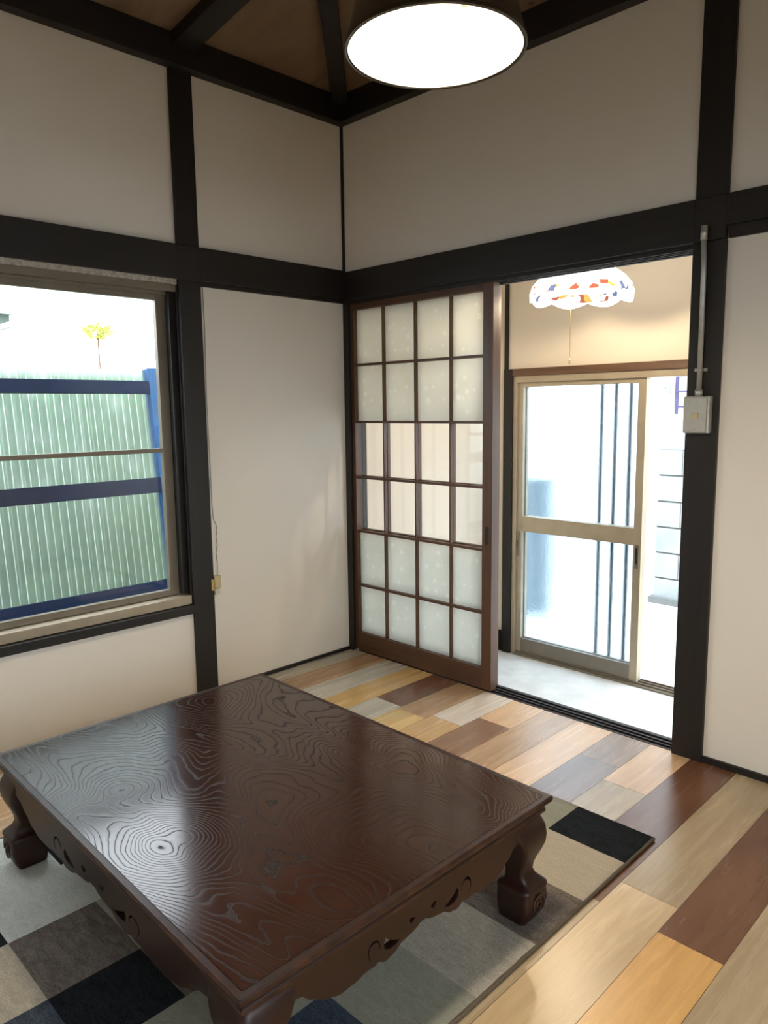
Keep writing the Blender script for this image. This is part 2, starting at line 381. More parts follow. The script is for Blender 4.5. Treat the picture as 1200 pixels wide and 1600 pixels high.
# floor : one mesh, one face per plank
PAL = {'lg': (.50, .46, .38), 'tb': (.38, .235, .125), 'oc': (.56, .36, .14), 'dk': (.15, .066, .034), 'pe': (.66, .44, .26),
       'gr': (.40, .31, .20), 'mv': (.33, .235, .175), 'be': (.58, .43, .26), 'lp': (.62, .54, .46), 'gt': (.50, .32, .15), 'bl': (.26, .20, .17), 'or': (.62, .36, .13), 'ye': (.60, .42, .18)}
rows = [[0, 'lg', -.7, 'tb'], [0, 'tb', -.62, 'be'], [0, 'lg', -.7, 'mv'], [0, 'oc', -.75, 'dk'], [0, 'dk', -.38, 'lg'], [0, 'tb', -.40, 'ye'], [0, 'lp', -.36, 'gt'],
        [0, 'pe', -.247, 'dk2'], [0, 'tb2', -.8, 'lg'], [0, 'pe', -.7, 'gr'], [0, 'mv', -.25, 'bl'], [0, 'pe', -.36, 'gr'], [0, 'dk', -.937, 'gr'],
        [0, 'gr', -.825, 'be'], [0, 'dk', -.94, 'or'], [0, 'gr', -.45, 'gr'], [0, 'tb', -.6, 'lg'], [0, 'oc', -.3, 'dk'], [0, 'be', -.7, 'tb'],
        [0, 'lg', -.4, 'pe'], [0, 'dk', -.8, 'mv'], [0, 'pe', -.2, 'gr'], [0, 'be', -.5, 'oc'], [0, 'tb', -.5, 'oc'], [0, 'tb', -.5, 'oc']]
PAL['dk2'] = (.27, .15, .085); PAL['tb2'] = (.46, .30, .17)
me = bpy.data.meshes.new('floor'); bm = bmesh.new()
tone = bm.faces.layers.float_color.new('tone') if hasattr(bm.faces.layers, 'float_color') else None
planks = []
PW = .1535
for i, r in enumerate(rows):
    x0 = max(0, .1165+(i-1)*PW); x1 = min(RX, .1165+i*PW)
    if x0 >= RX: break
    y = 0.0; cuts = [0, r[2]]
    while cuts[-1] > RY: cuts.append(max(RY, cuts[-1]-.914))
    names = [r[1], r[3]]
    while len(names) < len(cuts): names.append(random.choice(list(PAL)))
    for a, b, n in zip(cuts, cuts[1:], names):
        if a-b < .01: continue
        planks.append((x0, x1, b, a, PAL[n]))
g = .0006
verts, faces, tones, shifts = [], [], [], []
def quad(x0, x1, y0, y1, z): 
    k = len(verts); verts.extend([(x0, y0, z), (x1, y0, z), (x1, y1, z), (x0, y1, z)]); faces.append((k, k+1, k+2, k+3))
for x0, x1, y0, y1, c in planks:
    quad(x0+g, x1-g, y0+g, y1-g, 0); tones.append(c); shifts.append((random.uniform(0, 9), random.uniform(0, 9), 0))
quad(0, RX, RY, 0, -.0012); tones.append((.05, .03, .02)); shifts.append((0, 0, 0))
# underside / thickness
quad(0, RX, RY, 0, -.02); tones.append((.05, .03, .02)); shifts.append((0, 0, 0))
me.from_pydata(verts, [], faces)
ca = me.attributes.new('tone', 'FLOAT_COLOR', 'FACE'); cs = me.attributes.new('shift', 'FLOAT_VECTOR', 'FACE')
for k in range(len(faces)): ca.data[k].color = c4(tones[k]); cs.data[k].vector = shifts[k]
bm.free()
fl = bpy.data.objects.new('floor', me); COL.objects.link(fl); me.materials.append(M_floor)
st(fl, 'patchwork floor of light, tan and dark brown wood planks', 'floor')

# ceiling: four slopes rising from the wall beams
bm = bmesh.new(); sl = .13; ap = (RX/2, RY/2)
zc = BZ1-.003
for t in (0, .012):
    vs = [bm.verts.new(p) for p in ((-.1, .1, zc-.1*sl+t), (RX+.1, .1, zc-.1*sl+t), (RX+.1, RY-.1, zc-.1*sl+t), (-.1, RY-.1, zc-.1*sl+t), (ap[0], ap[1], zc+sl*RX/2+t))]
    for a, b in ((0, 1), (1, 2), (2, 3), (3, 0)): bm.faces.new((vs[a], vs[b], vs[4]))
st(obj('ceiling', bm, M_ceil), 'dim brown plywood ceiling sloping up from the wall beams', 'ceiling')
def beam3(bm, a, b, w_, h_):
    a = Vector(a); b = Vector(b); d = (b-a).normalized(); s = Vector((-d.y, d.x, 0)).normalized(); n = d.cross(s); n = n if n.z > 0 else -n
    vs = []
    for p in (a, b):
        for q, t in ((-1, 0), (1, 0), (1, -1), (-1, -1)): vs.append(bm.verts.new(p + s*q*w_/2 + n*t*h_))
    for f in ((0, 1, 2, 3), (4, 7, 6, 5), (0, 4, 5, 1), (1, 5, 6, 2), (2, 6, 7, 3), (3, 7, 4, 0)): bm.faces.new([vs[i] for i in f])
trims = []
def trim(L, label, mat, bevel=.002):
    o = boxes('trim_%d' % (len(trims)+1), L, mat, None, bevel); trims.append(o); return st(o, label, 'beam' if 'beam' in label or 'rail' in label else 'post' if 'post' in label else 'trim')
P = .05
trim([(0, P, RY, 0, BZ0, BZ1)], 'dark beam along the top of the left wall', M_dark_y)
trim([(P, RX, -P, 0, BZ0, BZ1)], 'dark beam along the top of the right wall', M_dark_x)
trim([(P, RX, RY, RY+P, BZ0, BZ1)], 'dark beam along the top of the wall behind the camera', M_dark_x)
trim([(RX-P, RX, RY+P, -P, BZ0, BZ1)], 'dark beam along the top of the wall beside the camera', M_dark_y)
def rafter(a, b, w_, label):
    bm = bmesh.new(); beam3(bm, a, b, w_, .06); o = obj('trim_%d' % (len(trims)+1), bm, M_dark_x); trims.append(o); st(o, label, 'beam')
zb = BZ1+.012
rafter((.02, -.02, zb), (ap[0], ap[1], zb+sl*RX/2), .07, 'dark hip rafter rising from the far corner of the room')
rafter((.02, -.87, zb), (.87, -.87, zb+sl*.85), .10, 'dark rafter rising from the left wall above the post')
rafter((1.79, -.02, zb), (1.79, -1.75, zb+sl*1.7), .07, 'dark rafter rising from the right wall above the post')
trim([(0, .016, -.921, -.82, 0, BZ0)], 'dark post on the left wall beside the window', M_dark_z)
trim([(0, .024, RY, -.921, 1.783, 1.92), (0, .024, -.921, -.82, 1.783, 1.92), (0, .024, -.82, -.012, 1.783, 1.92), (0, .012, -.82, -.012, 1.765, 1.783)], 'dark horizontal rail across the left wall above the window', M_dark_y)
trim([(.0, 1.736, -.024, 0, 1.776, 1.912), (1.736, 1.84, -.024, 0, 1.776, 1.912), (1.84, RX, -.024, 0, 1.815, 1.912), (1.845, RX, -.012, 0, 1.776, 1.815)], 'dark horizontal rail across the right wall above the doors', M_dark_x)
trim([(1.733, 1.84, -.016, .10, -.02, 1.776)], 'dark post on the right wall carrying the switch box', M_dark_z)
trim([(1.736, 1.84, -.016, 0, 1.912, BZ0)], 'dark upper post on the right wall above the door rail', M_dark_z)
trim([(0, .012, -.012, 0, 1.92, BZ0)], 'thin dark strip in the room corner above the rail', M_dark_z)
trim([(0, .036, -.014, .10, 0, 1.776)], 'dark corner post beside the lattice sliding door', M_dark_z)
trim([(-.02, .030, -2.66, -.921, .386, .422)], 'dark wooden sill under the window', M_dark_y)
trim([(-.10, -.002, -.926, -.905, .422, 1.783)], 'dark window jamb beside the left post', M_dark_z)
st(boxes('baseboard_left', [(0, .010, -.82, -.014, 0, .016), (0, .010, RY, -.921, 0, .016)], M_dark_y), 'thin dark strip along the foot of the left wall', 'baseboard')
st(boxes('baseboard_right', [(1.84, RX, -.012, 0, 0, .022)], M_dark_x), 'thin dark strip along the foot of the right wall', 'baseboard')
# door track (threshold) and head track, with grooves
def track(z0, z1, dirn):
    L = []
    L.append((.036, 1.733, 0, .10, z0, z1) if dirn < 0 else (.036, 1.733, 0, .10, z0, z1))
    ys = (0, .007, .028, .034, .052, .060, .080, .088, .10)
    for k in range(0, 8, 2):
        a, b = ys[k], ys[k+1]
        L.append((.036, 1.733, a, b, z1, z1+.006) if dirn > 0 else (.036, 1.733, a, b, z0-.008, z0))
    L.append((.036, 1.733, .088, .10, z1, z1+.006) if dirn > 0 else (.036, 1.733, .088, .10, z0-.008, z0))
    return L
trim(track(-.03, -.004, 1), 'dark grooved wooden door track in the floor', M_dark_x, .0008)
trim(track(1.768, 1.80, -1), 'dark grooved head track above the sliding doors', M_dark_x, .0008)

# ------------------------------------------------------------------ window_1 (left wall)
w1 = empty('window_1', (-.06, -1.8, .43), 'beige aluminium sliding window looking out on the blue framed fence', 'window', kind='structure')
def rel(L, p):
    a, b, c = p.location; return [(x0-a, x1-a, y0-b, y1-b, z0-c, z1-c) for x0, x1, y0, y1, z0, z1 in L]
WY0, WY1 = -2.66, -.925
boxes('window_frame', rel([(-.11, -.004, WY0, WY1, 1.735, 1.762), (-.11, -.030, WY0, WY1, 1.722, 1.735)], w1), M_alu_dk, w1, .0015)
boxes('side_channel', rel([(-.11, -.020, -.950, WY1, .47, 1.740), (-.11, -.020, WY0, WY0+.025, .47, 1.740)], w1), M_blackmetal, w1, .001)
boxes('window_sill', rel([(-.12, .004, WY0, WY1, .424, .462)], w1), M_alu, w1, .002)
boxes('head_strip', rel([(-.08, .006, WY0, WY1, 1.762, 1.784)], w1), M_paintwhite, w1, .001)
boxes('jamb_strip', rel([(-.034, -.012, -.958, -.950, .47, 1.74)], w1), M_blackmetal, w1, .001)
def sash(name, y0, y1, xc, par, r0=.045):
    L = [(xc-.012, xc+.012, y0, y0+r0, .465, 1.73), (xc-.012, xc+.012, y1-r0, y1, .465, 1.73),
         (xc-.012, xc+.012, y0+r0, y1-r0, .465, .492), (xc-.012, xc+.012, y0+r0, y1-r0, 1.700, 1.73), (xc-.010, xc+.010, y0+r0, y1-r0, 1.080, 1.098)]
    s = boxes(name, rel(L, par), M_alu_dk, par, .0015)
    boxes('pane', rel([(xc-.0025, xc+.0025, y0+r0-.004, y1-r0+.004, .488, 1.704)], par), M_glass, s)
sash('sash', -1.84, -.952, -.060, w1); sash('sash', -2.634, -1.79, -.092, w1)
# fill_window beside the camera, unseen, added to bring in daylight
w2 = empty('fill_window', (RX+.05, -2.1, .45), 'added unseen window in the wall beside the camera, letting in fill daylight', 'window', kind='structure')
L = [(RX+.03, RX+.07, -2.9, -2.85, .45, 1.76), (RX+.03, RX+.07, -1.35, -1.3, .45, 1.76), (RX+.03, RX+.07, -2.85, -1.35, .45, .50), (RX+.03, RX+.07, -2.85, -1.35, 1.71, 1.76), (RX+.03, RX+.07, -2.12, -2.08, .5, 1.71)]
boxes('window_frame', rel(L, w2), M_alu, w2); boxes('pane', rel([(RX+.048, RX+.052, -2.85, -1.35, .5, 1.71)], w2), M_glass, w2)

# ------------------------------------------------------------------ lattice sliding doors (door_1 front, door_2 behind)
ZR = [1.731, 1.466, 1.187, .908, .634, .352, .100]
XM = [.254, .461, .672]
def lattice_door(name, x0, x1, y0, label):
    T = .042
    d = empty(name, ((x0+x1)/2, y0+T/2, .004), label, 'door', kind='structure')
    gx0, gx1 = x0+.022, x1-.052; ztop = 1.766
    shift = x0-.036
    for a, b in ((x0, gx0), (gx1, x1)): boxes('stile', rel([(a, b, y0, y0+T, .004, ztop)], d), M_door_z, d, .0015)
    boxes('bottom_rail', rel([(gx0, gx1, y0+.001, y0+T-.001, .004, ZR[-1])], d), M_door_x, d, .0015)
    boxes('top_rail', rel([(gx0, gx1, y0+.001, y0+T-.001, ZR[0], ztop)], d), M_door_x, d, .0015)
    for z in ZR[1:-1]: boxes('lattice_bar', rel([(gx0, gx1, y0+.003, y0+.023, z-.006, z+.006)], d), M_door_x, d, .0008)
    for x in XM: boxes('lattice_bar', rel([(x+shift-.004, x+shift+.004, y0+.004, y0+.023, ZR[-1], ZR[0])], d), M_door_z, d, .0008)
    xs = [gx0]+[x+shift for x in XM]+[gx1]
    for r in range(6):
        clear = r in (2, 3)
        for k in range(4):
            p = boxes('pane', rel([(xs[k]-.002, xs[k+1]+.002, y0+.0235, y0+.0265, ZR[r+1]-.003, ZR[r]+.003)], d), M_glass if clear else M_frost, d)
            p['label'] = 'clear glass pane' if clear else 'frosted glass pane with small white flowers'
    boxes('finger_pull', rel([(x1-.036, x1-.016, y0-.0008, y0+.002, .66, .74)], d), M_black, d)
    return d
lattice_door('door_1', .036, .908, .003, 'brown wooden lattice sliding door with frosted and clear panes, nearer the room')
lattice_door('door_2', .012, .882, .052, 'second brown lattice sliding door, directly behind the first')

# ------------------------------------------------------------------ entry hall beyond
D = 1.2; GZ = -.28; EX1 = 2.3
st(boxes('floor_entry', [(.037, EX1, .10, D+.12, GZ-.05, GZ)], M_concrete), 'pale concrete floor of the entry hall, lower than the room', 'floor')
st(boxes('wall_entry_left', [(-.06, .037, .10, D+.1, GZ, 2.5)], M_genkan), 'cream left wall of the entry hall', 'wall')
st(boxes('wall_entry_right', [(EX1, EX1+.1, .10, D, GZ, 2.5)], M_genkan), 'cream right wall of the entry hall', 'wall')
st(boxes('wall_entry_front', [(.037, .115, D, D+.1, GZ, 1.475), (.037, EX1+.1, D, D+.1, 1.475, 2.5)], M_genkan), 'warm lit cream wall above the entrance door', 'wall')
st(boxes('wall_entry_step', [(.037, EX1, .098, .104, GZ, -.006)], M_dark_x), 'dark riser between the room floor and the entry hall', 'wall')
st(boxes('ceiling_entry', [(.0, EX1+.1, .10, D+.1, 2.42, 2.46)], M_ceil), 'wooden ceiling of the entry hall', 'ceiling')
st(boxes('baseboard_entry', [(.037, .050, .104, D-.012, GZ, GZ+.13), (.050, .115, D-.012, D, GZ, GZ+.13)], M_dark_y), 'dark baseboard on the left wall of the entry hall', 'baseboard')
trim([(.115, .135, D-.02, D, 1.475, 2.42), (.115, .178, D-.025, D+.06, GZ, 1.475)], 'dark post at the left side of the entrance door', M_dark_z)
trim([(.178, EX1, D-.025, D+.08, 1.432, 1.475)], 'brown wooden header beam above the entrance door', M_header)

d3 = empty('window_frame', (.18, D, GZ), 'beige aluminium surround and sill track of the entrance door', 'door frame', kind='structure'); d3.name = 'trim_%d' % (len(trims)+1)
boxes('side_jamb', rel([(.178, .205, D-.012, D+.07, GZ, 1.432)], d3), M_alu, d3, .001)
boxes('head_jamb', rel([(.205, EX1, D-.014, D+.07, 1.395, 1.432)], d3), M_alu, d3, .001)
boxes('sill_track', rel([(.205, EX1, D-.02, D+.09, GZ, GZ+.012), (.205, EX1, D-.004, D+.0, GZ+.012, GZ+.022), (.205, EX1, D+.03, D+.034, GZ+.012, GZ+.022), (.205, EX1, D+.064, D+.068, GZ+.012, GZ+.022)], d3), M_alu_dk, d3)
def entry_door(name, x0, x1, y0, label, handle=True):
    d = empty(name, ((x0+x1)/2, y0+.012, GZ+.014), label, 'door', kind='structure')
    z0, z1 = GZ+.014, 1.40
    boxes('stile', rel([(x0, x0+.042, y0, y0+.026, z0, z1)], d), M_alu, d, .002)
    boxes('stile', rel([(x1-.046, x1, y0, y0+.026, z0, z1)], d), M_alu, d, .002)
    boxes('top_rail', rel([(x0+.042, x1-.046, y0+.002, y0+.024, 1.368, z1)], d), M_alu, d, .002)
    boxes('middle_rail', rel([(x0+.042, x1-.046, y0+.001, y0+.025, .500, .594)], d), M_alu, d, .002)
    boxes('bottom_rail', rel([(x0+.042, x1-.046, y0+.001, y0+.025, z0, -.172)], d), M_alu_dk, d, .002)
    boxes('pane', rel([(x0+.038, x1-.042, y0+.010, y0+.015, .59, 1.372)], d), M_texglass, d)
    boxes('pane', rel([(x0+.038, x1-.042, y0+.010, y0+.015, -.176, .505)], d), M_texglass, d)
    if handle:
        h = boxes('lock_plate', rel([(x0+.004, x0+.026, y0-.006, y0+.002, .345, .50)], d), M_alu_dk, d, .002)
        boxes('keyhole', rel([(x0+.012, x0+.018, y0-.0075, y0-.004, .40, .445)], d), M_black, h)
        h = boxes('pull_handle', rel([(x1-.034, x1-.010, y0-.005, y0+.002, .375, .505)], d), M_alu_dk, d, .002)
        boxes('handle_recess', rel([(x1-.028, x1-.016, y0-.0065, y0-.004, .40, .49)], d), M_black, h)
    return d
entry_door('door_3', .198, 1.006, D+.002, 'aluminium entrance door panel with textured glass, nearer the hall')
d4 = entry_door('door_4', .202, 1.002, D+.036, 'second aluminium entrance door panel behind the first', False)
BARX = (.705, .79, .877)
# lattice bars fixed to the outer panel
for x in BARX: 
    bm = bmesh.new(); tube(bm, [(x-d4.location.x, .045, -.015+.01), (x-d4.location.x, .045, 1.67)], .0125, 8); obj('security_bar', bm, M_blackmetal, d4)

# ------------------------------------------------------------------ outside
o = boxes('ground', [(-9, 9, D+.12, 12, -.40, -.32), ], M_ground)
st(boxes('floor_garden', [(-14, -.10, -8, D+.12, -.40, -.32), (-.10, RX+.1, -8, RY-.1, -.40, -.32), (RX+.1, 12, -8, D+.12, -.40, -.32)], M_lowbounce), 'unseen garden ground outside the windows, darkened to cut bounce light', 'ground')
o.name = 'floor_outside'; st(o, 'pale sunlit concrete ground outside the house', 'ground')
# block wall
bw = empty('block_wall', (.21, 3.1, -.32), 'low grey concrete block wall seen through the open entrance', 'block wall')
bm = bmesh.new(); random.seed(3)
for r in range(6):
    z = .0+r*.205; x = -.0 if r % 2 == 0 else -.195
    while x < 3.2:
        a, b = max(0, x), min(3.2, x+.385)
        if b-a > .03: box(bm, a, b, 0, .10, z+.008, z+.20)
        x += .39
o = obj('block_courses', bm, M_block, bw, .004)
boxes('mortar', [(0.004, 3.196, .012, .095, 0, 1.23)], M_joint, bw)
boxes('footing', [(-.03, 3.2, -.03, .10, -.0, .05)], M_joint, bw)
nh = empty('neighbour_house', (0, 3.4, -.32), 'white neighbouring house wall beyond the block wall', 'house')
boxes('house_wall', [(-3.2, 4, 0, .2, 0, 3.2)], M_housewall, nh)
bm = bmesh.new(); 
wf = boxes('grille_window', [(.32, 1.0, -.03, 0, 1.60, 2.1)], plain('grille_window_glass', (.30, .22, .28), .3), nh)
gl = plain('purple_painted_grille', (.07, .06, .16), .4)
for x in (.235, .99): boxes('grille_bar', [(x-.012, x+.012, -.075, -.055, 1.50, 2.15)], gl, wf)
for z in (1.56, 1.68, 1.80, 1.92, 2.06): boxes('grille_bar', [(.235, .99, -.085, -.07, z-.008, z+.008)], gl, wf)
tag(boxes('wall_bracket', [(.10, .115, -.02, 0, 1.68, 1.75), (.105, .18, -.11, -.095, 1.70, 1.715), (.16, .175, -.11, -.01, 1.66, 1.80)], M_steel, None, .002, loc=(.0, 3.38, -.32)),
    'small grey metal bracket fixed to the white neighbouring wall', 'bracket')
gt = empty('garden_gate', (.12, 2.0, -.32), 'blue grey slatted metal gate blurred behind the textured door glass', 'gate')
M_gate = plain('blue_grey_paint', (.10, .14, .17), .6)
for x in (-.40, -.31, -.228, -.148): boxes('gate_bar', [(x-.011, x+.011, -.011, .011, .04, 1.06)], M_gate, gt, .002)
boxes('gate_panel', [(-.43, -.17, .014, .02, .07, 1.04)], plain('gate_sheet', (.22, .28, .32), .7), gt)
boxes('gate_post', [(-.52, -.43, -.03, .03, 0, 1.12)], M_gate, gt, .003)
for z in (.04, 1.04): boxes('gate_rail', [(-.43, -.12, -.012, .012, z, z+.03)], M_gate, gt, .002)
# left side fence: leaning frame with ribbed sheet
k_ = .135
fn = empty('fence', (-.60, -1.5, .90), 'blue metal fence with translucent ribbed panels outside the window', 'fence')
fn.rotation_euler = (0, -math.atan(k_), 0)
FY1 = .765     # local y of the end post (world about -.735)
boxes('end_post', [(-.03, .03, FY1, FY1+.075, -1.2, .565)], M_bluepost, fn, .002)
boxes('end_post', [(-.03, .03, -2.0, -1.925, -1.2, .565)], M_blue, fn, .002)
for z0, z1 in ((.438, .500), (-.050, .024), (-.565, -.482)): boxes('rail', [(.008, .035, -1.925, FY1, z0, z1)], M_blue, fn, .002)
bm = bmesh.new(); pts = []
n = 900
for i in range(n+1):
    y = -1.925 + (FY1+1.925)*i/n; x = -.004 + .0012*math.cos(2*PI*((y/.036)-.5))
    pts.append((x, y))
A = [bm.verts.new((x, y, -1.2)) for x, y in pts]; B = [bm.verts.new((x, y, .56)) for x, y in pts]
for i in range(n): bm.faces.new((A[i], A[i+1], B[i+1], B[i])).smooth = True
bmesh.ops.solidify(bm, geom=bm.faces[:], thickness=.0015)
obj('ribbed_panel', bm, M_poly, fn)
# shrubs behind the fence
def shrub(name, c, rad, n, mat, label, leaf=.05, group=None):
    e = empty(name, (c[0], c[1], -.32), label, 'shrub', group)
    random.seed(int(c[1]*100)+77); bm = bmesh.new()
    for i in range(n):
        d = Vector((random.gauss(0, 1), random.gauss(0, 1), random.gauss(0, 1))).normalized()*random.uniform(.55, 1)**.6
        p = Vector((d.x*rad[0], d.y*rad[1], d.z*rad[2]+c[2]+.32))
        if p.z < .05: continue
        a = Vector((random.uniform(-1, 1), random.uniform(-1, 1), random.uniform(-.4, .6))).normalized(); b = a.orthogonal().normalized(); s = leaf*random.uniform(.7, 1.3)
        vs = [bm.verts.new(p+q) for q in (-a*s, b*s*.45, a*s, -b*s*.45)]; bm.faces.new(vs)
    obj('foliage', bm, mat, e)
    bm = bmesh.new(); tube(bm, [(0, 0, 0), (.02, .01, c[2]*.5+.2), (0, 0, c[2]+.3)], [.03, .025, .012], 8); obj('stem', bm, M_header, e)
    return e
hg = empty('hedge', (-2.1, -.2, -.32), 'clipped green hedge blurred behind the ribbed blue fence', 'hedge')
random.seed(5); bm = bmesh.new()
for i in range(15000):
    p = Vector((random.uniform(-.3, .3), random.uniform(-2.2, 2.4), random.uniform(.05, 1.76)))
    a = Vector((random.uniform(-1, 1), random.uniform(-1, 1), random.uniform(-.5, .7))).normalized(); b = a.orthogonal().normalized(); q = .06*random.uniform(.7, 1.3)
    vs = [bm.verts.new(p+t) for t in (-a*q, b*q*.45, a*q, -b*q*.45)]; bm.faces.new(vs)
obj('foliage', bm, M_leaf, hg)
for y in (-1.8, -.9, 0, .9, 1.8):
    bm = bmesh.new(); tube(bm, [(0, y, 0), (.02, y+.02, .8), (0, y, 1.4)], [.03, .025, .012], 8); obj('stem', bm, M_header, hg)
shrub('shrub', (-9.8, 3.17, 2.62), (.2, .24, .12), 110, M_leaf2, 'small yellow green treetop in the bright sky above the fence', .07)
# eave of a house beyond the fence
hv = empty('neighbour_roof', (-3.4, -1.4, -.32), 'corner of a neighbouring roof with gutter at the left edge', 'house')
boxes('roof_slab', [(-1.6, .10, -1.8, 1.00, 2.33, 2.38)], plain('roof_sheet', (.10, .12, .12), .6), hv)
boxes('eave_soffit', [(-1.6, .06, -1.8, .96, 2.22, 2.33)], plain('eave_board', (.14, .18, .17), .6), hv)
bm = bmesh.new(); tube(bm, [(.13, -1.8, 2.355), (.13, 1.04, 2.345)], .03, 10); obj('gutter', bm, M_housewall, hv)
bm = bmesh.new(); tube(bm, [(.13, .98, 2.34), (.12, .96, 2.25), (-.1, .62, 2.14), (-.18, .48, 0)], .022, 10); obj('downpipe', bm, M_housewall, hv)
boxes('house_wall', [(-1.5, -.25, -1.7, .40, 0, 2.22)], M_housewall, hv)

# ------------------------------------------------------------------ rug
RG0, RG1, RGY0, RGY1 = .56, 1.935, -2.62, -.585
rg = empty('rug', ((RG0+RG1)/2, (RGY0+RGY1)/2, 0), 'patchwork rug of charcoal, cream and grey rectangles under the low table', 'rug')
xs = [RG0, .82, 1.04, 1.28, 1.485, 1.69, RG1]; ys = [RGY1, -.757, -.976, -1.19, -1.41, -1.625, -1.84, -2.05, -2.27, -2.45, RGY0]
grid = ['ice grey olive olive olive navy', 'grey navy ice brown cream cream', 'slate olive grey grey brown brown', 'grey brown navy cream teal grey',
        'ice grey slate grey grey olive', 'navy ice grey brown olive slate', 'ice ice brown navy olive grey', 'grey navy grey slate olive brown',
        'brown olive ice grey navy cream', 'grey slate cream olive brown grey']
keys = list(RUG); bm = bmesh.new(); cx, cy = (RG0+RG1)/2, (RGY0+RGY1)/2
for j in range(10):
    for i, kn in enumerate(grid[j].split()):
        x0, x1, y1, y0 = xs[i], xs[i+1], ys[j], ys[j+1]
        nx, ny = 8, 8
        P0 = [[bm.verts.new((x0+(x1-x0)*a/nx-cx, y0+(y1-y0)*b/ny-cy, .010)) for b in range(ny+1)] for a in range(nx+1)]
        for a in range(nx):
            for b in range(ny):
                f = bm.faces.new((P0[a][b], P0[a+1][b], P0[a+1][b+1], P0[a][b+1])); f.material_index = keys.index(kn); f.smooth = True
bmesh.ops.remove_doubles(bm, verts=bm.verts, dist=1e-5)
for v in bm.verts: v.co.z += random.uniform(-.0008, .0004)
bm2 = bm; be = [e for e in bm.edges if e.is_boundary]
r_ = bmesh.ops.extrude_edge_only(bm, edges=be)
for v in [g_ for g_ in r_['geom'] if isinstance(g_, bmesh.types.BMVert)]: v.co.z = .001
obj('pile', bm, [RUG[k] for k in keys], rg)
bx0, bx1, by0, by1 = RG0-cx, RG1-cx, RGY0-cy, RGY1-cy
bm = bmesh.new()
tube(bm, [(bx1, by0, .0056), (bx1, by1, .0056)], .0052, 8); obj('edge_binding', bm, M_rugedge, rg)
bm = bmesh.new(); tube(bm, [(bx0, by0, .006), (bx0, by1, .006)], .0058, 8); obj('edge_binding', bm, M_rugedge, rg)

# ------------------------------------------------------------------ low table
TL, TW, TZ = 1.215, .892, .320
FZ = .0122
tb = empty('low_table', (1.288, -1.510, FZ), 'low dark red-brown lacquered wooden table with carved aprons and curved legs on the rug', 'table', rz=math.radians(-.75))
def rr(bm, prof, hx, hy, cap_top=True, cap_bot=True, rc=.004):
    rings = []
    for ins, z in prof:
        a, b = hx-ins, hy-ins; L = []
        for sx, sy, a0 in ((1, 1, 0), (-1, 1, 90), (-1, -1, 180), (1, -1, 270)):
            for t in (0, 45, 90):
                an = math.radians(a0+t); L.append(bm.verts.new((sx*(a-rc)+rc*math.cos(an), sy*(b-rc)+rc*math.sin(an), z)))
        rings.append(L)
    for A, B in zip(rings, rings[1:]):
        for k in range(12): bm.faces.new((A[k], A[(k+1) % 12], B[(k+1) % 12], B[k]))
    if cap_top: bm.faces.new(rings[0][::-1])
    if cap_bot: bm.faces.new(rings[-1])
zt = TZ-FZ
bm = bmesh.new()
box(bm, -(TL/2-.019), TL/2-.019, -(TW/2-.019), TW/2-.019, zt-.02, zt-.0004)
obj('table_top', bm, M_top, tb)
bm = bmesh.new()
rr(bm, [(.0185, zt-.020), (.0185, zt-.0012), (.0175, zt), (.004, zt+.0006), (.0005, zt-.003), (0, zt-.007), (.001, zt-.012), (.007, zt-.018), (.013, zt-.024), (.015, zt-.029), (.0125, zt-.032), (.0125, zt-.038), (.018, zt-.042), (.05, zt-.042)], TL/2, TW/2, False, False)
e_ = obj('edge_moulding', bm, M_tbody, tb)
